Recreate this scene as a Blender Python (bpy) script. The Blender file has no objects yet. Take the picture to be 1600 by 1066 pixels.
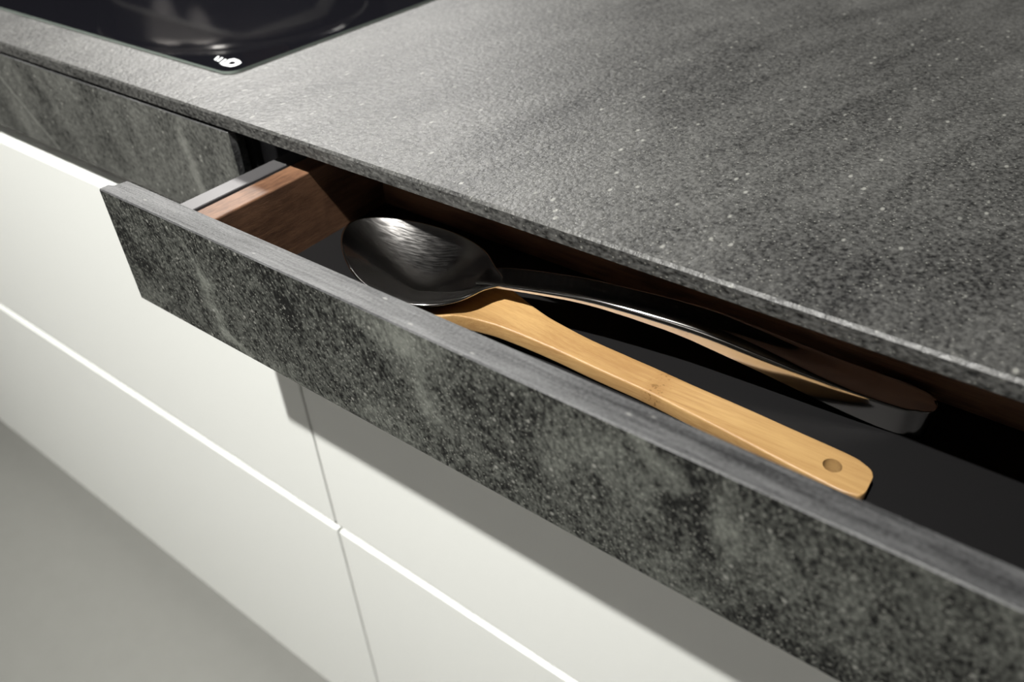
import bpy, bmesh, math, random
from mathutils import Vector, Matrix, noise

sc = bpy.context.scene
C = sc.collection

# ------------------------------------------------------------------ camera
FPX = 1215.05
cam_d = bpy.data.cameras.new('camera')
cam = bpy.data.objects.new('camera', cam_d); C.objects.link(cam)
RX, RY, RZ = (0.8087, 0.5876, -0.0272), (0.3472, -0.5143, -0.7842), (-0.4748, 0.6247, -0.6199)
m = Matrix(((RX[0], -RY[0], -RZ[0]), (RX[1], -RY[1], -RZ[1]), (RX[2], -RY[2], -RZ[2])))
cam.rotation_euler = m.to_euler(); cam.location = (0.4194, -0.2686, 0.1867)
cam_d.sensor_fit = 'HORIZONTAL'; cam_d.sensor_width = 36.0; cam_d.lens = FPX / 1600 * 36
cam_d.clip_start = 0.01
cam_d.dof.use_dof = True; cam_d.dof.focus_distance = 0.40; cam_d.dof.aperture_fstop = 7.0
sc.camera = cam

# ------------------------------------------------------------------ world, light, exposure
w = bpy.data.worlds.new('world'); sc.world = w; w.use_nodes = True
w.node_tree.nodes['Background'].inputs[0].default_value = (1.0, 0.98, 0.94, 1)
w.node_tree.nodes['Background'].inputs[1].default_value = 0.05
sc.view_settings.view_transform = 'Standard'; sc.view_settings.look = 'None'
sc.view_settings.gamma = 1.0; sc.view_settings.use_curve_mapping = False
sc.view_settings.exposure = 0.0
sc.cycles.use_denoising = True
try:
    sc.cycles.denoiser = 'OPENIMAGEDENOISE'; sc.cycles.denoising_input_passes = 'RGB_ALBEDO_NORMAL'
    sc.cycles.denoising_prefilter = 'ACCURATE'
except Exception: pass
sc.cycles.max_bounces = 8; sc.cycles.sample_clamp_indirect = 3.0
sc.cycles.caustics_refractive = False

def aim(o, target):
    o.rotation_euler = (Vector(target) - o.location).to_track_quat('-Z', 'Y').to_euler()
def spot(name, loc, target, power, radius, size, blend=0.5, col=(1, 1, 1)):
    l = bpy.data.lights.new(name, 'SPOT'); l.energy = power; l.shadow_soft_size = radius
    l.spot_size = math.radians(size); l.spot_blend = blend; l.color = col
    o = bpy.data.objects.new(name, l); C.objects.link(o); o.location = loc; aim(o, target); return o
def area(name, loc, target, power, sx, sy, col=(1, 1, 1)):
    l = bpy.data.lights.new(name, 'AREA'); l.shape = 'RECTANGLE'; l.size = sx; l.size_y = sy; l.energy = power; l.color = col
    o = bpy.data.objects.new(name, l); C.objects.link(o); o.location = loc; aim(o, target); return o

# ceiling spot over the kitchen front: throws the shadows in the drawer and on the white fronts
spot('key_spot', (0.228, -0.93, 1.70), (-0.20, 0.02, -0.02), 412, 0.022, 60, 1.0, (1.0, 0.985, 0.94))
# ceiling spots beyond the hob: their sheen lies on the far worktop
spot('hob_spot', (-2.20, 1.45, 1.68), (0.0, 0.15, 0), 195, 0.16, 60, 0.8, (1.0, 0.98, 0.94))
spot('aisle_spot', (-1.75, 2.15, 1.68), (0.0, 0.15, 0), 112, 0.16, 60, 0.8, (1.0, 0.98, 0.95))
# unseen fill spots, added to bounce light off the aisle floor and pale wall
for x in (-1.3, 0.2, 1.5):
    spot('floor_bounce_fill', (x, -1.75, 1.70), (x, -1.65, -0.9), 215, 0.05, 55, 0.6, (1.0, 0.98, 0.94))
for x in (-1.0, 1.0):
    spot('wall_bounce_fill', (x, -2.1, 1.72), (x, -3.2, 0.75), 160, 0.05, 85, 0.8, (1.0, 0.98, 0.94))

# ------------------------------------------------------------------ helpers
def new_mat(name):
    mt = bpy.data.materials.new(name); mt.use_nodes = True
    nt = mt.node_tree; b = nt.nodes['Principled BSDF']
    return mt, nt, b
class N:
    """small node graph helper"""
    def __init__(s, nt): s.nt = nt
    def n(s, t, **k):
        x = s.nt.nodes.new(t)
        for a, v in k.items(): setattr(x, a, v)
        return x
    def put(s, sock, v):
        if hasattr(v, 'is_output'): s.nt.links.new(v, sock)
        else: sock.default_value = v
    def math(s, op, a, b=0.0, clamp=False):
        x = s.n('ShaderNodeMath', operation=op, use_clamp=clamp); s.put(x.inputs[0], a); s.put(x.inputs[1], b); return x.outputs[0]
    def vmath(s, op, a, b=(0, 0, 0), scale=None):
        x = s.n('ShaderNodeVectorMath', operation=op); s.put(x.inputs[0], a); s.put(x.inputs[1], b)
        if scale is not None: s.put(x.inputs[3], scale)
        return x.outputs[1] if op in ('DOT_PRODUCT', 'LENGTH', 'DISTANCE') else x.outputs[0]
    def obj(s): return s.n('ShaderNodeTexCoord').outputs['Object']
    def mapping(s, v, scale=(1, 1, 1), rot=(0, 0, 0), loc=(0, 0, 0)):
        x = s.n('ShaderNodeMapping'); s.put(x.inputs[0], v); x.inputs['Scale'].default_value = scale
        x.inputs['Rotation'].default_value = rot; x.inputs['Location'].default_value = loc; return x.outputs[0]
    def noise(s, v, scale, detail=3, rough=0.6, dist=0.0):
        x = s.n('ShaderNodeTexNoise'); s.put(x.inputs['Vector'], v); x.inputs['Scale'].default_value = scale
        x.inputs['Detail'].default_value = detail; x.inputs['Roughness'].default_value = rough; x.inputs['Distortion'].default_value = dist
        return x.outputs['Fac']
    def voro(s, v, scale, rnd=1.0):
        x = s.n('ShaderNodeTexVoronoi'); s.put(x.inputs['Vector'], v); x.inputs['Scale'].default_value = scale
        x.inputs['Randomness'].default_value = rnd; return x
    def ramp(s, v, a, b, lo=0.0, hi=1.0, smooth=True):
        x = s.n('ShaderNodeMapRange'); x.interpolation_type = 'SMOOTHSTEP' if smooth else 'LINEAR'
        s.put(x.inputs[0], v); x.inputs[1].default_value = a; x.inputs[2].default_value = b
        x.inputs[3].default_value = lo; x.inputs[4].default_value = hi; return x.outputs[0]
    def mix(s, f, a, b, blend='MIX'):
        x = s.n('ShaderNodeMix', data_type='RGBA', blend_type=blend); s.put(x.inputs[0], f)
        s.put(x.inputs[6], a if hasattr(a, 'is_output') else (*a, 1)); s.put(x.inputs[7], b if hasattr(b, 'is_output') else (*b, 1)); return x.outputs[2]
    def bump(s, h, strength, dist):
        x = s.n('ShaderNodeBump'); s.put(x.inputs['Height'], h); x.inputs['Strength'].default_value = strength
        x.inputs['Distance'].default_value = dist; return x.outputs[0]

def stone_mat(name, dark, light, cloud_scale=14.0, cloud_map=((1, 1, 1), (0, 0, 0)), seed=0.0, streaks=(), rough=0.55,
              grain=1.0, bump=0.4, cloud_gain=1.0, spec=0.5, grain_map=(1, 1, 1), base=0.42):
    """grey slate-look laminate; streaks = (ax, az, bx, bz, width, gain, wobble) light veins in the x-z plane of the board"""
    mt, nt, b = new_mat(name); g = N(nt); p = g.obj()
    p0 = g.mapping(p, loc=(seed, seed * 0.7, seed * 1.3))
    pc = g.mapping(g.mapping(p0, rot=cloud_map[1]), scale=cloud_map[0])
    c1 = g.noise(pc, cloud_scale, 5, 0.62, 0.6); c2 = g.noise(pc, cloud_scale * 3.4, 4, 0.65, 0.3)
    cloud = g.math('ADD', g.math('MULTIPLY', g.math('SUBTRACT', c1, 0.5), 1.9 * cloud_gain), g.math('MULTIPLY', g.math('SUBTRACT', c2, 0.5), 1.1 * cloud_gain))
    # fine crystalline grain
    pg = g.mapping(g.mapping(p0, rot=cloud_map[1]), scale=grain_map)
    f1 = g.noise(pg, 560, 2, 0.55); f2 = g.noise(pg, 270, 2, 0.55)
    gr = g.math('ADD', g.math('MULTIPLY', g.math('SUBTRACT', f1, 0.5), 2.6 * grain), g.math('MULTIPLY', g.math('SUBTRACT', f2, 0.5), 0.8 * grain))
    val = g.math('ADD', g.math('ADD', base, cloud), gr)
    for (ax, az, bx, bz, wd, gain, wob) in streaks:
        wv = g.math('MULTIPLY', g.math('SUBTRACT', g.noise(p0, 60, 3, 0.6), 0.5), wob)
        wv2 = g.math('MULTIPLY', g.math('SUBTRACT', g.noise(g.mapping(p0, loc=(7, 3, 1)), 60, 3, 0.6), 0.5), wob)
        cb = g.n('ShaderNodeCombineXYZ'); g.put(cb.inputs[0], wv); g.put(cb.inputs[2], wv2)
        q = g.vmath('MULTIPLY', g.vmath('ADD', p, cb.outputs[0]), (1, 0, 1))
        d = Vector((bx - ax, 0, bz - az)); L2 = d.dot(d)
        r = g.vmath('SUBTRACT', q, (ax, 0, az))
        t = g.math('DIVIDE', g.vmath('DOT_PRODUCT', r, tuple(d)), L2, clamp=True)
        near = g.vmath('SUBTRACT', r, g.vmath('SCALE', tuple(d), scale=t))
        k = g.ramp(g.vmath('LENGTH', near), 0.0, wd, 1.0, 0.0)
        val = g.math('ADD', val, g.math('MULTIPLY', k, gain))
    col = g.mix(g.math('ADD', val, 0.0, clamp=True), dark, light)
    # pale flecks
    v = g.voro(g.mapping(p0, scale=(1, 0.55, 1), rot=(0.2, 0.3, 0.6)), 190)
    fl = g.ramp(v.outputs['Distance'], 0.10, 0.26, 1.0, 0.0)
    sel = g.ramp(v.outputs['Color'], 0.72, 0.80, 0.0, 1.0)
    col = g.mix(g.math('MULTIPLY', g.math('MULTIPLY', fl, sel), 0.60), col, (0.30, 0.30, 0.275))
    v2 = g.voro(p0, 480); fl2 = g.ramp(v2.outputs['Distance'], 0.12, 0.30, 1.0, 0.0); sel2 = g.ramp(v2.outputs['Color'], 0.56, 0.66, 0.0, 1.0)
    col = g.mix(g.math('MULTIPLY', g.math('MULTIPLY', fl2, sel2), 0.55), col, (0.26, 0.26, 0.235))
    g.put(b.inputs['Base Color'], col)
    g.put(b.inputs['Roughness'], g.math('ADD', rough, g.math('MULTIPLY', g.math('SUBTRACT', f2, 0.5), 0.25)))
    b.inputs['Specular IOR Level'].default_value = spec
    h = g.math('ADD', g.math('MULTIPLY', f2, 0.7), g.math('MULTIPLY', f1, 0.5))
    g.put(b.inputs['Normal'], g.bump(h, bump, 0.0012))
    return mt

def edge_mat(name, dark, light, axis_scale=(0.06, 1.0, 1.0), seed=0.0, rough=0.5):
    """cut edge of the slate board: fine layers running along the board"""
    mt, nt, b = new_mat(name); g = N(nt); p = g.mapping(g.obj(), loc=(seed, seed, seed))
    wob = g.noise(p, 18, 2, 0.5)
    cb = g.n('ShaderNodeCombineXYZ'); g.put(cb.inputs[1], g.math('MULTIPLY', wob, 0.006))
    q = g.mapping(g.vmath('ADD', p, cb.outputs[0]), scale=axis_scale)
    l1 = g.noise(q, 420, 4, 0.7); l2 = g.noise(q, 130, 2, 0.6); f1 = g.noise(p, 640, 3, 0.7)
    big = g.noise(g.mapping(p, scale=(0.5, 1, 1)), 16, 3, 0.6)
    val = g.math('ADD', 0.45, g.math('MULTIPLY', g.math('SUBTRACT', l1, 0.5), 1.7))
    val = g.math('ADD', val, g.math('MULTIPLY', g.math('SUBTRACT', l2, 0.5), 1.3))
    val = g.math('ADD', val, g.math('MULTIPLY', g.math('SUBTRACT', f1, 0.5), 1.1))
    val = g.math('ADD', val, g.math('MULTIPLY', g.math('SUBTRACT', big, 0.5), 1.0), clamp=True)
    col = g.mix(val, dark, light)
    v = g.voro(g.mapping(p, scale=(0.5, 1, 1)), 260); fl = g.ramp(v.outputs['Distance'], 0.1, 0.26, 1, 0); sel = g.ramp(v.outputs['Color'], 0.72, 0.8)
    col = g.mix(g.math('MULTIPLY', g.math('MULTIPLY', fl, sel), 0.5), col, (0.3, 0.3, 0.28))
    g.put(b.inputs['Base Color'], col); b.inputs['Roughness'].default_value = rough
    g.put(b.inputs['Normal'], g.bump(g.math('ADD', l1, f1), 0.3, 0.0008))
    return mt

def plain_mat(name, col, rough=0.5, metal=0.0, spec=0.5, coat=0.0, grain=None):
    mt, nt, b = new_mat(name); g = N(nt)
    if grain:
        sc_, amt = grain
        f = g.noise(g.obj(), sc_, 3, 0.6)
        g.put(b.inputs['Base Color'], g.mix(f, tuple(c * (1 - amt) for c in col), tuple(min(1, c * (1 + amt)) for c in col)))
    else: b.inputs['Base Color'].default_value = (*col, 1)
    b.inputs['Roughness'].default_value = rough; b.inputs['Metallic'].default_value = metal
    b.inputs['Specular IOR Level'].default_value = spec; b.inputs['Coat Weight'].default_value = coat
    return mt

def wood_mat(name, dark, light, scale=(6, 90, 90), rough=0.45, node=None, pores=0.3, coat=0.0):
    mt, nt, b = new_mat(name); g = N(nt); p = g.obj()
    q = g.mapping(p, scale=scale)
    a = g.noise(q, 4.0, 4, 0.65, 0.3); f = g.noise(g.mapping(p, scale=(scale[0] * 2.2, scale[1] * 5, scale[2] * 5)), 4.5, 3, 0.7)
    big = g.noise(g.mapping(p, scale=(8, 22, 22)), 2.0, 2, 0.5)
    val = g.math('ADD', g.math('MULTIPLY', a, 0.55), g.math('MULTIPLY', f, 0.45))
    val = g.math('ADD', val, g.math('MULTIPLY', g.math('SUBTRACT', big, 0.5), 0.5))
    col = g.mix(g.ramp(val, 0.28, 0.72), dark, light)
    if node:   # brown bamboo joint across the handle
        sx = g.n('ShaderNodeSeparateXYZ'); g.put(sx.inputs[0], p)
        wv = g.math('MULTIPLY', g.math('SUBTRACT', g.noise(p, 160, 2, 0.6), 0.5), 0.006)
        dx = g.math('ABSOLUTE', g.math('ADD', g.math('SUBTRACT', sx.outputs[0], node), wv))
        band = g.ramp(dx, 0.001, 0.0075, 1, 0)
        dots = g.ramp(g.noise(p, 620, 2, 0.5), 0.56, 0.66)
        col = g.mix(g.math('MULTIPLY', band, 0.45), col, (0.27, 0.14, 0.048))
        col = g.mix(g.math('MULTIPLY', g.math('MULTIPLY', band, dots), 0.8), col, (0.16, 0.08, 0.022))
    g.put(b.inputs['Base Color'], col); b.inputs['Roughness'].default_value = rough; b.inputs['Coat Weight'].default_value = coat
    g.put(b.inputs['Normal'], g.bump(f, pores, 0.0004))
    return mt

def link(name, bm_or_mesh, mats, parent=None, smooth=False, loc=None):
    """mesh data is given in world coordinates; origin is moved to loc or the parent"""
    if isinstance(bm_or_mesh, bmesh.types.BMesh):
        bmesh.ops.recalc_face_normals(bm_or_mesh, faces=bm_or_mesh.faces[:])
        me = bpy.data.meshes.new(name); bm_or_mesh.to_mesh(me); bm_or_mesh.free()
    else: me = bm_or_mesh
    for mt in (mats if isinstance(mats, (list, tuple)) else [mats]): me.materials.append(mt)
    o = bpy.data.objects.new(name, me); C.objects.link(o)
    off = Vector(loc) if loc else Vector((0, 0, 0))
    if parent:
        o.parent = parent; q = parent
        base = Vector((0, 0, 0))
        while q: base += q.location; q = q.parent
        me.transform(Matrix.Translation(-(base + off))); o.location = off
    elif loc:
        me.transform(Matrix.Translation(-off)); o.location = off
    if smooth:
        for f in me.polygons: f.use_smooth = True
    return o
def empty(name, loc, parent=None):
    o = bpy.data.objects.new(name, None); C.objects.link(o); o.empty_display_size = 0.05
    o.location = loc
    if parent: o.parent = parent
    return o
def tag(o, label, cat=None, group=None):
    o['label'] = label
    if cat: o['category'] = cat
    if group: o['group'] = group
    return o
def struct(o, label=None):
    o['kind'] = 'structure'
    if label: o['label'] = label
    return o
def box(bm, x0, x1, y0, y1, z0, z1, bev=0.0, seg=2):
    r = bmesh.ops.create_cube(bm, size=1.0)
    bmesh.ops.scale(bm, vec=(x1 - x0, y1 - y0, z1 - z0), verts=r['verts'])
    bmesh.ops.translate(bm, vec=((x0 + x1) / 2, (y0 + y1) / 2, (z0 + z1) / 2), verts=r['verts'])
    if bev > 0:
        es = list({e for v in r['verts'] for e in v.link_edges})
        bmesh.ops.bevel(bm, geom=es, offset=bev, segments=seg, affect='EDGES', profile=0.5)
    return bm
def boxm(*a, **k): return box(bmesh.new(), *a, **k)
def prism(bm, poly, z0, z1, bev=0.0, seg=2):
    lo = [bm.verts.new((x, y, z0)) for x, y in poly]; hi = [bm.verts.new((x, y, z1)) for x, y in poly]
    n = len(poly); fs = [bm.faces.new(lo[::-1]), bm.faces.new(hi)]
    for i in range(n): fs.append(bm.faces.new((lo[i], lo[(i + 1) % n], hi[(i + 1) % n], hi[i])))
    if bev > 0:
        es = list({e for f in fs for e in f.edges})
        bmesh.ops.bevel(bm, geom=es, offset=bev, segments=seg, affect='EDGES', profile=0.5)
    return bm
def lathe(bm, prof, cx, cy, n=96):
    rings = []
    for r, z in prof:
        rings.append([bm.verts.new((cx + r * math.cos(2 * math.pi * i / n), cy + r * math.sin(2 * math.pi * i / n), z)) for i in range(n)])
    for a, b_ in zip(rings, rings[1:]):
        for i in range(n): bm.faces.new((a[i], a[(i + 1) % n], b_[(i + 1) % n], b_[i]))
    return bm
def interp(tab, x):
    if x <= tab[0][0]: return tab[0][1:]
    for a, b_ in zip(tab, tab[1:]):
        if x <= b_[0]:
            t = (x - a[0]) / (b_[0] - a[0]); return tuple(p + (q - p) * t for p, q in zip(a[1:], b_[1:]))
    return tab[-1][1:]
def smooth_tab(tab, n=400, win=0.006):
    x0, x1 = tab[0][0], tab[-1][0]; out = []
    for i in range(n + 1):
        x = x0 + (x1 - x0) * i / n; acc = [0.0] * (len(tab[0]) - 1); k = 0
        ww = min(win, x - x0, x1 - x)
        for j in range(-4, 5):
            v = interp(tab, x + ww * j / 4); acc = [p + q for p, q in zip(acc, v)]; k += 1
        out.append((x, *[p / k for p in acc]))
    return out

# ------------------------------------------------------------------ materials
DK, LT = (0.020, 0.0205, 0.020), (0.135, 0.138, 0.128)
M = {}
M['worktop'] = stone_mat('worktop_slate', (0.007, 0.007, 0.007), (0.185, 0.184, 0.175), 9.0, ((1.5, 0.4, 1), (0, 0, 0.2)), 1.7, rough=0.47, grain=0.35, bump=0.55, cloud_gain=0.33, grain_map=(1, 0.8, 1), base=0.265)
M['worktop_edge'] = stone_mat('worktop_slate_edge', (0.006, 0.006, 0.006), (0.165, 0.165, 0.157), 12.0, ((0.4, 1, 1), (0, 0, 0)), 4.1, rough=0.5, grain=0.5, bump=0.4, cloud_gain=0.3, grain_map=(0.6, 1, 1), base=0.26)
A = (0, 0.42, 0); OX, OZ = 0.0, -0.0852      # the drawer's own origin: left end, lower edge of its front
def st(*t): return tuple((a, b - OZ, c, d - OZ, *r) for a, b, c, d, *r in t)
M['slate_open'] = stone_mat('drawer_slate', (0.002, 0.0022, 0.002), (0.140, 0.146, 0.130), 18.0, ((1, 1, 0.65), A), 3.3, st(
    (0.0690, -0.020, 0.0765, -0.043, 0.0085, 0.40, 0.012), (0.0765, -0.043, 0.0800, -0.074, 0.0125, 0.55, 0.012), (0.0800, -0.074, 0.0990, -0.083, 0.0050, 0.60, 0.006),
    (0.1960, -0.014, 0.2500, -0.022, 0.016, 0.35, 0.02), (0.222, -0.012, 0.236, -0.052, 0.012, 0.35, 0.02), (0.3380, -0.011, 0.3520, -0.026, 0.0095, 0.55, 0.012), (0.3700, -0.018, 0.376, -0.046, 0.010, 0.40, 0.012),
    (0.300, -0.048, 0.324, -0.022, 0.014, 0.28, 0.015), (0.146, -0.036, 0.160, -0.056, 0.020, -0.18, 0.03), (0.252, -0.020, 0.262, -0.04, 0.016, -0.18, 0.03), (0.282, -0.058, 0.296, -0.075, 0.020, -0.16, 0.03),
    (0.355, -0.030, 0.365, -0.050, 0.014, -0.2, 0.02)), rough=0.66, grain=0.62, bump=0.5, cloud_gain=0.72, grain_map=(1.15, 1.15, 0.8), base=0.27, spec=0.3)
M['slate_shut'] = stone_mat('shut_drawer_slate', (0.004, 0.0042, 0.004), (0.150, 0.153, 0.140), 19.0, ((1, 1, 0.5), A), 9.2, st(
    (-0.3193, -0.030, -0.2573, -0.0848, 0.0016, 0.9, 0.003), (-0.0600, -0.010, -0.0610, -0.030, 0.010, 0.35, 0.008), (-0.0610, -0.030, -0.056, -0.075, 0.008, 0.40, 0.008)),
    rough=0.62, grain=0.5, bump=0.35, cloud_gain=0.6, grain_map=(1, 1, 0.75), base=0.45, spec=0.4)
M['slate_edge'] = edge_mat('drawer_slate_edge', (0.012, 0.0122, 0.013), (0.119, 0.120, 0.122), seed=2.0)
M['white'] = plain_mat('white_lacquer', (0.80, 0.815, 0.788), 0.38, spec=0.4)
M['channel'] = plain_mat('grip_channel_aluminium', (0.66, 0.66, 0.65), 0.5, metal=0.1)
M['carcass'] = plain_mat('anthracite_board', (0.050, 0.050, 0.058), 0.6, grain=(900, 0.25))
M['rail'] = plain_mat('anthracite_metal', (0.10, 0.097, 0.10), 0.48, metal=0.35, spec=0.6, grain=(1600, 0.15))
M['black_gap'] = plain_mat('black_rubber', (0.008, 0.008, 0.009), 0.6)
M['walnut'] = wood_mat('walnut', (0.085, 0.040, 0.022), (0.215, 0.110, 0.060), (70, 6, 70), 0.55, pores=0.25)
M['walnut_x'] = wood_mat('walnut_along', (0.13, 0.062, 0.034), (0.32, 0.165, 0.090), (6, 70, 70), 0.42, pores=0.25)  # same walnut made lighter; missing ambient light put into its colour
M['mat'] = plain_mat('black_drawer_mat', (0.0070, 0.0068, 0.0072), 0.5, spec=0.28, grain=(1300, 0.25))
M['bamboo'] = wood_mat('bamboo', (0.305, 0.168, 0.063), (0.445, 0.280, 0.114), (7, 130, 130), 0.45, node=0.3066, pores=0.22)
M['steel'] = plain_mat('polished_steel', (0.62, 0.60, 0.585), 0.10, metal=1.0)
mt, nt, b = new_mat('brushed_steel'); g = N(nt)
fb = g.noise(g.mapping(g.mapping(g.obj(), rot=(0, 0, -0.25)), scale=(40, 500, 40)), 3.0, 3, 0.6)
b.inputs['Metallic'].default_value = 1.0; b.inputs['Base Color'].default_value = (0.62, 0.60, 0.585, 1)
g.put(b.inputs['Roughness'], g.ramp(fb, 0.3, 0.7, 0.10, 0.17)); M['steel_bowl'] = mt
M['hob_glass'] = plain_mat('black_hob_glass', (0.006, 0.006, 0.008), 0.03, spec=0.5)
M['hob_edge'] = plain_mat('ground_glass_edge', (0.16, 0.19, 0.17), 0.25, spec=0.6)
M['print'] = plain_mat('sign_reflection', (0.85, 0.87, 0.90), 0.4)
M['enamel'] = plain_mat('black_enamel', (0.008, 0.008, 0.010), 0.10, spec=0.6)
M['floor'] = plain_mat('grey_floor', (0.238, 0.238, 0.222), 0.5, grain=(30, 0.05))
M['wall_dark'] = plain_mat('dark_wall_paint', (0.013, 0.013, 0.016), 0.7, grain=(20, 0.1))
M['wall_pale'] = plain_mat('pale_wall_paint', (0.62, 0.598, 0.588), 0.8, grain=(20, 0.05))
M['wall_brown'] = plain_mat('brown_wall_panel', (0.30, 0.17, 0.10), 0.5, grain=(12, 0.2))
M['wall_grey'] = plain_mat('grey_wall_panel', (0.16, 0.155, 0.15), 0.6, grain=(12, 0.1))
M['wall_blue'] = plain_mat('blue_wall_panel', (0.03, 0.06, 0.17), 0.5, grain=(12, 0.1))

# ------------------------------------------------------------------ the room
FZ = -0.90
struct(link('floor', boxm(-7.2, 3.2, -3.2, 3.2, FZ - 0.05, FZ), M['floor']), 'pale grey showroom floor below the white drawer fronts')
struct(link('ceiling', boxm(-7.2, 3.2, -3.2, 3.2, 1.80, 1.85), M['wall_dark']))
struct(link('wall_back', boxm(-7.2, 3.2, 3.2, 3.25, FZ, 1.8), M['wall_dark']))
struct(link('wall_front', boxm(-7.2, 3.2, -3.25, -3.2, FZ, 1.8), M['wall_pale']))
struct(link('wall_left', boxm(-7.25, -7.2, -3.2, 3.2, FZ, 1.8), M['wall_dark']))
struct(link('wall_right', boxm(3.2, 3.25, -3.2, 3.2, FZ, 1.8), M['wall_pale']))
struct(link('trim_1', boxm(-4.55, -4.05, 3.17, 3.2, FZ, 1.75), M['wall_brown']))
struct(link('trim_2', boxm(-3.05, -2.72, 3.17, 3.2, FZ, 1.75), M['wall_grey']))
struct(link('trim_3', boxm(-2.70, -1.9, 3.17, 3.2, FZ, 1.75), M['wall_blue']))

# ------------------------------------------------------------------ worktop
bm = boxm(-1.7, 1.3, 0.0, 0.90, -0.0070, 0.0014)
es = [e for e in bm.edges if all(v.co.z > 0 for v in e.verts)]
bmesh.ops.bevel(bm, geom=es, offset=0.0014, segments=1, affect='EDGES')
o = link('worktop', bm, [M['worktop'], M['worktop_edge']])
for p_ in o.data.polygons:
    if p_.normal.z < 0.3: p_.material_index = 1
tag(o, 'thin slate grey worktop with chamfered edge above the open drawer', 'worktop')

# ------------------------------------------------------------------ hob
def rrect(x0, x1, y0, y1, r, n=10):
    pts = []
    for cx, cy, a0 in ((x1 - r, y0 + r, -90), (x1 - r, y1 - r, 0), (x0 + r, y1 - r, 90), (x0 + r, y0 + r, 180)):
        for i in range(n + 1):
            a = math.radians(a0 + 90 * i / n); pts.append((cx + r * math.cos(a), cy + r * math.sin(a)))
    return pts
hob = empty('hob', (-0.46, 0.31, 0.0014))
tag(hob, 'black glass hob set in the far corner of the grey worktop', 'hob')
bm = prism(bmesh.new(), rrect(-0.86, -0.0602, 0.0487, 0.570, 0.010), 0.0015, 0.0033)
top = [f for f in bm.faces if f.normal.z > 0.9 or all(v.co.z > 0.003 for v in f.verts)]
es = [e for e in bm.edges if all(v.co.z > 0.003 for v in e.verts)]
bmesh.ops.bevel(bm, geom=es, offset=0.0012, segments=1, affect='EDGES')
o = link('glass_plate', bm, [M['hob_glass'], M['hob_edge']], hob)
for p_ in o.data.polygons:
    if p_.normal.z < 0.95: p_.material_index = 1
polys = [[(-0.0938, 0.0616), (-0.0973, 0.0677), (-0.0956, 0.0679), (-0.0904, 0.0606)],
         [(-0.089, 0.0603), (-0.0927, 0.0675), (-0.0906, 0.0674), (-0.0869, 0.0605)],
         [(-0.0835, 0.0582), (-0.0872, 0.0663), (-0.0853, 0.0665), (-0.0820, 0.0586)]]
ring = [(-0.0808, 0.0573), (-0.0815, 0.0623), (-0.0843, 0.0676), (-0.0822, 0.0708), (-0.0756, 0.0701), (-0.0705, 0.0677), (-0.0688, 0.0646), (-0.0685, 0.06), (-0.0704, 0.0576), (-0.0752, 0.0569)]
bm = bmesh.new()  # lit sign's reflection in the glass, laid on as white shapes
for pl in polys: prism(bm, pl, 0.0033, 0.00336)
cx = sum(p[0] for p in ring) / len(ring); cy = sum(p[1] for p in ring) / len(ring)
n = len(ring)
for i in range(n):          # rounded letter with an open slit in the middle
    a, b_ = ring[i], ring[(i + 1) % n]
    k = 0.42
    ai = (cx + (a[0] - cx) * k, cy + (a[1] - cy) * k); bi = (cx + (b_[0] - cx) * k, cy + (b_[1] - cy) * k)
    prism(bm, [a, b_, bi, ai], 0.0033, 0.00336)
o = link('painted_reflection', bm, M['print'], hob); o['label'] = 'white reflection of a lit sign, painted on the glass corner'

# unseen steel pan added past the top of the frame for the glass to mirror
px, py, R_ = -0.50, 0.375, 0.165
pan = empty('unseen_pan', (px, py, 0.0033))
tag(pan, 'unseen wide steel pan, added for its reflection in the hob glass', 'pan')
bm = lathe(bmesh.new(), [(0.0, 0.0034), (R_ - 0.05, 0.0034), (R_ - 0.032, 0.007), (R_ - 0.012, 0.035), (R_ - 0.002, 0.085), (R_ + 0.002, 0.098),
                         (R_ - 0.002, 0.100), (R_ - 0.006, 0.085), (R_ - 0.016, 0.036), (R_ - 0.035, 0.010), (0.0, 0.009)], px, py)
bmesh.ops.remove_doubles(bm, verts=bm.verts[:], dist=1e-5)
link('pan_body', bm, M['steel'], pan, smooth=True)
bm = lathe(bmesh.new(), [(R_ - 0.003, 0.0985), (R_ + 0.0035, 0.0985), (R_ + 0.0045, 0.1005), (R_ + 0.003, 0.1025), (R_ - 0.003, 0.1025), (R_ - 0.003, 0.0985)], px, py)
bmesh.ops.remove_doubles(bm, verts=bm.verts[:], dist=1e-5)
link('rim', bm, M['steel'], pan, smooth=True)

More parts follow.
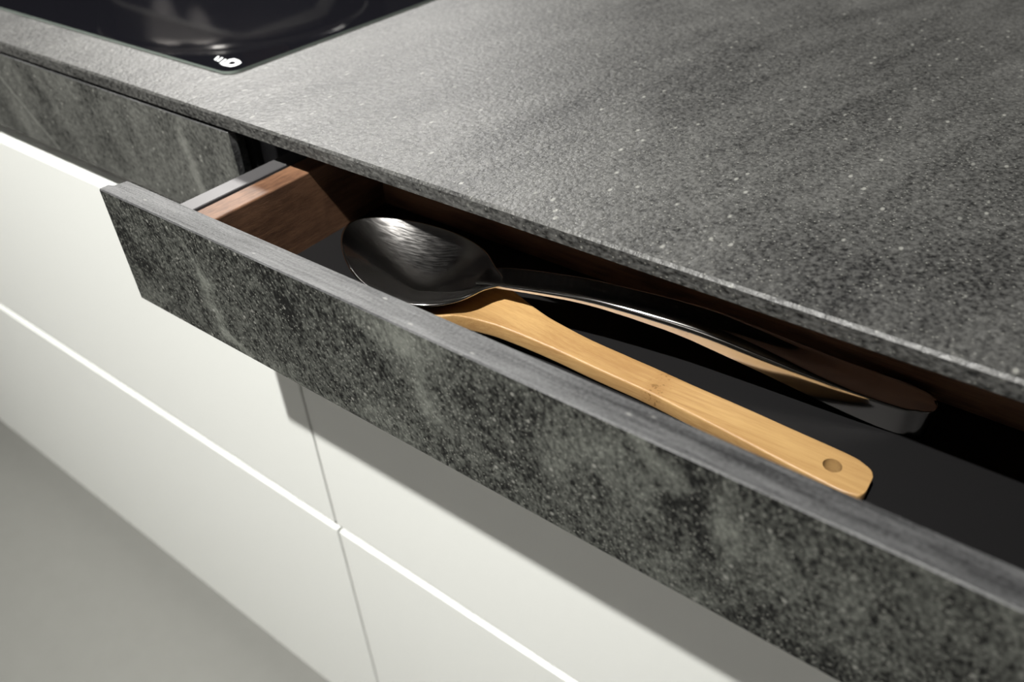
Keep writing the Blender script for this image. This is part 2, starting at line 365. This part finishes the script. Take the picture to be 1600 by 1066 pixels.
# ------------------------------------------------------------------ base cabinets
YF = 0.0012                       # front plane of the shut fronts
ZT, ZB = -0.01016, -0.0852         # slate drawer front: top, bottom
def slate_front(x0, x1, y0, th, name, mat, parent, inset=0.005):
    """outer slate skin with a thinner core board set back at both ends"""
    y1 = y0 + th; ym = y0 + th * 0.42
    poly = [(x0, y0), (x1, y0), (x1, ym), (x1 - inset, ym), (x1 - inset, y1), (x0 + inset, y1), (x0 + inset, ym), (x0, ym)]
    bm = prism(bmesh.new(), poly, ZB, ZT, 0.0007, 1)
    o = link(name, bm, [mat, M['slate_edge']], parent)
    for p_ in o.data.polygons:
        if p_.normal.z > 0.5 or abs(p_.normal.x) > 0.8: p_.material_index = 1
    return o
def carcass(parent, x0, x1):
    t = 0.016
    for a, b_ in ((x0, x0 + t), (x1 - t, x1)): link('side_panel', boxm(a, b_, 0.0225, 0.58, -0.80, -0.0085, bev=0.0006, seg=1), M['carcass'], parent)
    link('bottom_panel', boxm(x0 + t, x1 - t, 0.0225, 0.58, -0.80, -0.784), M['carcass'], parent)
    link('back_panel', boxm(x0 + t, x1 - t, 0.572, 0.58, -0.784, -0.0085), M['carcass'], parent)
    link('plinth', boxm(x0, x1, 0.065, 0.081, FZ + 0.001, -0.80), M['white'], parent)
    # aluminium finger-grip channels
    for zt, zb in ((-0.0862, -0.1140), (-0.3850, -0.4130)):
        link('grip_channel', boxm(x0, x1, 0.0206, 0.0222, zb, zt), M['channel'], parent)
def white_front(parent, x0, x1, z0, z1):
    d = empty('drawer', (x0 + (x1 - x0) / 2 - parent.location.x, YF - parent.location.y, z0 - parent.location.z), parent)
    link('drawer_front', boxm(x0, x1, YF, YF + 0.019, z0, z1, bev=0.0010, seg=2), M['white'], d)
    link('drawer_box', boxm(x0 + 0.03, x1 - 0.03, YF + 0.019, 0.54, z0 + 0.03, z1 - 0.06), M['rail'], d)
    return d
# shut cabinet under the hob
XA, XB = -1.605, -0.0072
cab = empty('base_cabinet', (-0.80, 0.30, FZ))
tag(cab, 'closed base cabinet under the hob with white fronts and slate top drawer', 'cabinet')
carcass(cab, XA, XB)
d = empty('drawer', (0.80, YF - 0.30, ZB - FZ), cab)
o = slate_front(-1.6045, -0.0068, YF, 0.0152, 'drawer_front', M['slate_shut'], d)
o['label'] = 'slate-look front with a thin white vein'
link('drawer_box', boxm(-1.57, -0.04, YF + 0.0155, 0.54, -0.078, -0.035), M['rail'], d)
white_front(cab, -1.6045, -0.0015, -0.3942, -0.1055); white_front(cab, -1.6045, -0.0015, -0.8018, -0.4045)
link('seal_strip', boxm(-0.0075, -0.0066, 0.0175, 0.0225, -0.083, -0.012), M['black_gap'], cab)

# cabinet with the open drawer
cab2 = empty('base_cabinet', (0.45, 0.30, FZ))
tag(cab2, 'base cabinet whose top slate drawer is pulled open', 'cabinet')
carcass(cab2, -0.0062, 0.902)
white_front(cab2, 0.0015, 0.8985, -0.3942, -0.1055); white_front(cab2, 0.0015, 0.8985, -0.8018, -0.4045)
link('drawer_runner', boxm(0.0102, 0.0150, 0.030, 0.55, -0.062, -0.040), M['rail'], cab2)
YD, TH = -0.0886, 0.0152
dr = empty('open_drawer', (-0.45, YD - 0.30, ZB - FZ), cab2)
dr['label'] = 'open drawer with slate front and walnut lining'
slate_front(-0.0048, 0.899, YD, TH, 'drawer_front', M['slate_open'], dr)
YI = YD + TH
ZS, ZFL = -0.0250, -0.0730
XI, XO = 0.0550, 0.0380
for s in (0, 1):
    f = (lambda x: x) if s == 0 else (lambda x: 0.894 - x)
    a, b_ = sorted((f(0.0226), f(0.0352)))
    link('side_rail', boxm(a, b_, YI, 0.46, -0.0780, ZS + 0.0002, bev=0.0005, seg=1), M['rail'], dr)
    a, b_ = sorted((f(0.0352), f(0.0378)))
    link('rail_groove', boxm(a, b_, YI, 0.46, -0.0780, ZS - 0.004), M['black_gap'], dr)
    a, b_ = sorted((f(XO), f(XI)))
    link('lining_side', boxm(a, b_, YI, 0.0700, ZFL - 0.001, ZS, bev=0.0009, seg=2), M['walnut'], dr)
link('lining_back', boxm(XO, 0.894 - XO, 0.0702, 0.0860, ZFL - 0.001, ZS, bev=0.0008, seg=2), M['walnut_x'], dr)
link('drawer_base', boxm(0.0352, 0.894 - 0.0352, YI, 0.46, ZFL - 0.008, ZFL - 0.0012), M['rail'], dr)
o = link('drawer_mat', boxm(XI, 0.894 - XI, YI, 0.0702, ZFL - 0.0012, ZFL), M['mat'], dr); o['label'] = 'black lining mat'

# ------------------------------------------------------------------ bamboo spatula (hollowed head, arched neck)
rear = [(0.128, 0.006), (0.131, 0.0120), (0.138, 0.0165), (0.150, 0.0195), (0.168, 0.0195), (0.185, 0.0165), (0.200, 0.0133), (0.2114, 0.0110), (0.2231, 0.0084), (0.2363, 0.0062),
        (0.259, 0.0056), (0.2796, 0.0063), (0.2998, 0.0065), (0.3185, 0.0058), (0.3383, 0.0053), (0.355, 0.0046), (0.3697, 0.0038), (0.3885, 0.0030), (0.398, 0.0024),
        (0.4030, 0.0012), (0.4055, -0.0010), (0.4068, -0.0045)]
front = [(0.128, -0.018), (0.131, -0.0265), (0.138, -0.0325), (0.150, -0.0370), (0.165, -0.0388), (0.178, -0.0380), (0.1919, -0.0344), (0.198, -0.0285), (0.204, -0.0232), (0.2168, -0.0174),
         (0.2308, -0.0150), (0.2442, -0.0134), (0.2566, -0.0122), (0.2697, -0.0118), (0.2788, -0.0116), (0.2963, -0.0111), (0.3101, -0.0116), (0.340, -0.0143), (0.370, -0.0176), (0.388, -0.0194),
         (0.399, -0.0204), (0.4035, -0.0204), (0.4058, -0.0185), (0.4068, -0.0150)]
prof = [(0.128, -0.0610, -0.0690, 0.010), (0.135, -0.0635, -0.0715, 0.0125), (0.150, -0.0650, -0.0729, 0.014), (0.165, -0.0640, -0.0722, 0.0135), (0.180, -0.0606, -0.0690, 0.0115), (0.192, -0.0578, -0.0665, 0.0088),
        (0.200, -0.0568, -0.0655, 0.0050), (0.208, -0.0566, -0.0655, 0.0022), (0.217, -0.0568, -0.0660, 0.0006), (0.231, -0.0580, -0.0672, 0.0), (0.244, -0.0595, -0.0686, 0.0), (0.2566, -0.0610, -0.0702, 0.0), (0.270, -0.0622, -0.0714, 0.0),
        (0.285, -0.0631, -0.0722, 0.0), (0.300, -0.0637, -0.0727, 0.0), (0.320, -0.0641, -0.0729, 0.0), (0.4068, -0.0643, -0.0729, 0.0)]
BX, BY, BPH, BL, BW, BE, BZ0, BPP, DEPTH, TK = 0.1507, -0.0063, -0.1644, 0.1035, 0.0662, 0.45, -0.0436, -0.020, 0.0195, 0.0011
def bowl_drop(s2): return DEPTH * (1 - ((s2 + 0.02) ** 0.8 - 0.02 ** 0.8) / (1.02 ** 0.8 - 0.02 ** 0.8))
def spoon_under(x, y):                 # underside of the steel bowl above a point of the wooden head
    dx, dy = x - BX, y - BY
    u = dx * math.cos(BPH) + dy * math.sin(BPH); v = -dx * math.sin(BPH) + dy * math.cos(BPH)
    w_ = BW / 2 * math.sqrt(max(0.2, 1 + BE * max(-1, min(1, u / (BL / 2)))))
    uo = u - 0.006; s2 = ((uo / (BL / 2 + (0.003 if uo > 0 else 0.006))) ** 2 + (v / w_) ** 2) * 0.93
    if s2 > 1.12: return 1.0
    s2 = min(1.0, s2)
    return BZ0 + BPP * u - bowl_drop(s2) - TK - 0.0011
rs, fs_, ps = smooth_tab(rear, 300, 0.005), smooth_tab(front, 300, 0.005), smooth_tab(prof, 300, 0.006)
bm = bmesh.new(); rings = []
X0, X1 = 0.128, 0.4068
xs = [X0 + (X1 - X0) * i / 150 for i in range(151)]
xs = sorted(set(xs + [X0 + 0.003 * i / 6 for i in range(6)] + [0.4045 + 0.0023 * i / 8 for i in range(8)]))
for x in xs:
    yr, yf = interp(rs, x)[0], interp(fs_, x)[0]
    zc, zbc, kk = interp(ps, x)
    hw = (yr - yf) / 2; cy = (yr + yf) / 2
    r = min(0.0012, hw * 0.6); rb = min(0.0016, hw * 0.6)
    def ztop(y):
        t = (y - cy) / hw; return min(zc + kk * t * t, spoon_under(x, y))
    def zbot(y):
        t = (y - cy) / hw; return min(zbc + 0.78 * kk * t * t, ztop(y) - 0.0035)
    sec = []
    for i in range(5):
        a = math.pi / 2 * i / 4; y = cy - hw + r - r * math.cos(a); sec.append((y, ztop(y) - r + r * math.sin(a)))
    nmid = 16
    for i in range(1, nmid):
        y = cy - hw + r + (2 * hw - 2 * r) * i / nmid; sec.append((y, ztop(y)))
    for i in range(5):
        a = math.pi / 2 * (1 - i / 4); y = cy + hw - r + r * math.cos(a); sec.append((y, ztop(y) - r + r * math.sin(a)))
    for i in range(4):
        a = math.pi / 2 * i / 3; y = cy + hw - rb + rb * math.cos(a); sec.append((y, max(ZFL + 0.0001, zbot(y)) + rb - rb * math.sin(a)))
    for i in range(1, 8):
        y = cy + hw - rb - (2 * hw - 2 * rb) * i / 8; sec.append((y, max(ZFL + 0.0001, zbot(y))))
    for i in range(4):
        a = math.pi / 2 * (1 - i / 3); y = cy - hw + rb - rb * math.cos(a); sec.append((y, max(ZFL + 0.0001, zbot(y)) + rb - rb * math.sin(a)))
    rings.append([bm.verts.new((x, y, z)) for y, z in sec])
for a, b_ in zip(rings, rings[1:]):
    for i in range(len(a)): bm.faces.new((a[i], a[(i + 1) % len(a)], b_[(i + 1) % len(a)], b_[i]))
bm.faces.new(rings[0]); bm.faces.new(rings[-1][::-1])
sp = link('wooden_spatula', bm, M['bamboo'])
# hanging hole
cb = bmesh.new(); bmesh.ops.create_cone(cb, cap_ends=True, segments=40, radius1=0.0040, radius2=0.0040, depth=0.03, matrix=Matrix.Translation((0.3909, -0.0084, -0.069)))
cme = bpy.data.meshes.new('cutter'); cb.to_mesh(cme); cb.free(); co = bpy.data.objects.new('cutter', cme); C.objects.link(co)
md = sp.modifiers.new('hole', 'BOOLEAN'); md.object = co; md.operation = 'DIFFERENCE'; md.solver = 'EXACT'
dg = bpy.context.evaluated_depsgraph_get(); me2 = bpy.data.meshes.new_from_object(sp.evaluated_get(dg)); sp.modifiers.clear(); sp.data = me2
bpy.data.objects.remove(co)
for f in sp.data.polygons: f.use_smooth = True
try: sp.data.set_sharp_from_angle(angle=math.radians(50))
except Exception: pass
tag(sp, 'light bamboo spatula with a hanging hole, lying in the open drawer', 'spatula')

# ------------------------------------------------------------------ steel serving spoon
spoon = empty('serving_spoon', (0.26, 0.005, ZFL))
tag(spoon, 'large polished steel serving spoon resting on the bamboo spatula', 'spoon')
bx, by, ph, LL, WW, ee, z0, pp = BX, BY, BPH, BL, BW, BE, BZ0, BPP
NA, NR = 120, 22
def rim_pt(th):
    s = math.cos(th); v = WW / 2 * math.sin(th) * math.sqrt(1 + ee * s); u = LL / 2 * s
    # neck: pull the rim out towards the handle
    k = math.exp(-((th - 0.42) / 0.20) ** 2) if th < math.pi else 0.0
    u += 0.0085 * k; v += 0.0015 * k
    return u, v
def to_world(u, v, z): return (bx + u * math.cos(ph) - v * math.sin(ph), by + u * math.sin(ph) + v * math.cos(ph), z)
bm = bmesh.new()
def bowl_z(u, v, s):
    zr = z0 + pp * u + 0.0010 * (u / (LL / 2)) ** 2
    return zr - bowl_drop(s * s)
grid_in, grid_out = [], []
for k in range(NR + 1):
    s = math.sin(math.pi / 2 * k / NR)
    ri, ro = [], []
    for i in range(NA):
        u, v = rim_pt(2 * math.pi * i / NA)
        uc, vc = 0.006, 0.0
        uu, vv = uc + (u - uc) * s, vc + (v - vc) * s
        z = bowl_z(uu, vv, s)
        ri.append(bm.verts.new(to_world(uu, vv, z)) if k else None)
        g_ = 1 + TK * 1.1 / 0.035 * s
        ro.append(bm.verts.new(to_world(uc + (uu - uc) * g_, vc + (vv - vc) * g_, z - TK * (1.0 if k < NR else 0.35))) if k else None)
    grid_in.append(ri); grid_out.append(ro)
ci = bm.verts.new(to_world(0.006, 0, bowl_z(0.006, 0, 0))); co_ = bm.verts.new(to_world(0.006, 0, bowl_z(0.006, 0, 0) - TK))
for i in range(NA):
    j = (i + 1) % NA
    bm.faces.new((ci, grid_in[1][i], grid_in[1][j])); bm.faces.new((co_, grid_out[1][j], grid_out[1][i]))
    for k in range(1, NR):
        bm.faces.new((grid_in[k][i], grid_in[k + 1][i], grid_in[k + 1][j], grid_in[k][j]))
        bm.faces.new((grid_out[k][j], grid_out[k + 1][j], grid_out[k + 1][i], grid_out[k][i]))
    bm.faces.new((grid_in[NR][i], grid_out[NR][i], grid_out[NR][j], grid_in[NR][j]))
link('bowl', bm, M['steel_bowl'], spoon, smooth=True)

# handle: hollow, arched, flat top and rounded skirts (x along the front edge, z under edge, z ridge, width)
hd = [(0.196, -0.0472, -0.0452, 0.0150), (0.205, -0.0462, -0.0440, 0.0180), (0.215, -0.0452, -0.0428, 0.0186), (0.225, -0.0443, -0.0415, 0.0186), (0.240, -0.0430, -0.0396, 0.0182),
      (0.255, -0.0422, -0.0382, 0.0178), (0.272, -0.0430, -0.0380, 0.0176), (0.287, -0.0448, -0.0386, 0.0186), (0.3045, -0.0468, -0.0397, 0.0200), (0.3172, -0.0500, -0.0412, 0.0210),
      (0.333, -0.0540, -0.0445, 0.0222), (0.348, -0.0579, -0.0482, 0.0233), (0.363, -0.0622, -0.0520, 0.0242), (0.3785, -0.0663, -0.0556, 0.0250), (0.392, -0.0698, -0.0578, 0.0254),
      (0.4046, -0.0722, -0.0594, 0.0255), (0.4110, -0.0728, -0.0599, 0.0250), (0.4155, -0.0729, -0.0601, 0.0228), (0.4185, -0.0729, -0.0602, 0.0182), (0.4202, -0.0728, -0.0603, 0.0110), (0.4206, -0.0727, -0.0604, 0.0050)]
lean = [(0.19, -5.0, 0.5), (0.25, -8.0, 0.5), (0.29, -7.0, 0.5), (0.32, -1.0, 0.45), (0.345, 7.0, 0.30), (0.37, 10.5, 0.12), (0.39, 10.8, 0.05)]
hs = smooth_tab(hd, 400, 0.009)
A_, B_ = Vector((0.205, -0.003)), Vector((0.4154, 0.0373)); dv = (B_ - A_).normalized(); pv = Vector((-dv.y, dv.x))
bm = bmesh.new(); rings = []
xs = [0.196 + (0.4140 - 0.196) * i / 110 for i in range(111)] + [0.4150, 0.4160, 0.4170, 0.4180, 0.4188, 0.4195, 0.4200, 0.4204, 0.4206]
for x in xs:
    zb, zt, wd = interp(hs, x); wfull = interp(hd, min(x, 0.408))[2]
    t = (x - A_.x) / dv.x; e0 = A_ + dv * t
    endk = max(0.0, (x - 0.4110) / 0.0096); inset0 = (wfull - wd) / 2
    h = zt - zb; la, fr = interp(lean, x); ins = max(-0.0016, min(h * math.tan(math.radians(la)), wd * 0.25))
    r = max(0.0003, min(h * fr, 0.0035))
    half = []
    for i in range(5):                         # skirt up to the start of the rounded ridge
        q = i / 4 * (1 - r / h); half.append((ins * q, zb + h * q))
    sx, sz = half[-1]; ex = ins + min(r * 1.3, wd * 0.3)
    for i in range(1, 5):
        t = i / 4; half.append(((1 - t) ** 2 * sx + 2 * t * (1 - t) * ins + t * t * ex, (1 - t) ** 2 * sz + (1 - (1 - t) ** 2) * zt))
    sec = list(half)
    for i in range(1, 9):                      # slightly hollow top
        q = i / 9; sec.append((ex + (wd - 2 * ex) * q, zt - 0.0006 * math.sin(math.pi * q) * min(1, h / 0.008)))
    sec += [(wd - v, z) for v, z in reversed(half)]
    sec.append((wd * 0.5, zb + min(0.0012, h * 0.3)))
    rings.append([bm.verts.new((e0.x + pv.x * (v + inset0), e0.y + pv.y * (v + inset0), z)) for v, z in sec])
for a, b_ in zip(rings, rings[1:]):
    for i in range(len(a)): bm.faces.new((a[i], a[(i + 1) % len(a)], b_[(i + 1) % len(a)], b_[i]))
bm.faces.new(rings[0]); bm.faces.new(rings[-1][::-1])
o = link('handle', bm, M['steel'], spoon, smooth=True)
try: o.data.set_sharp_from_angle(angle=math.radians(38))
except Exception: pass
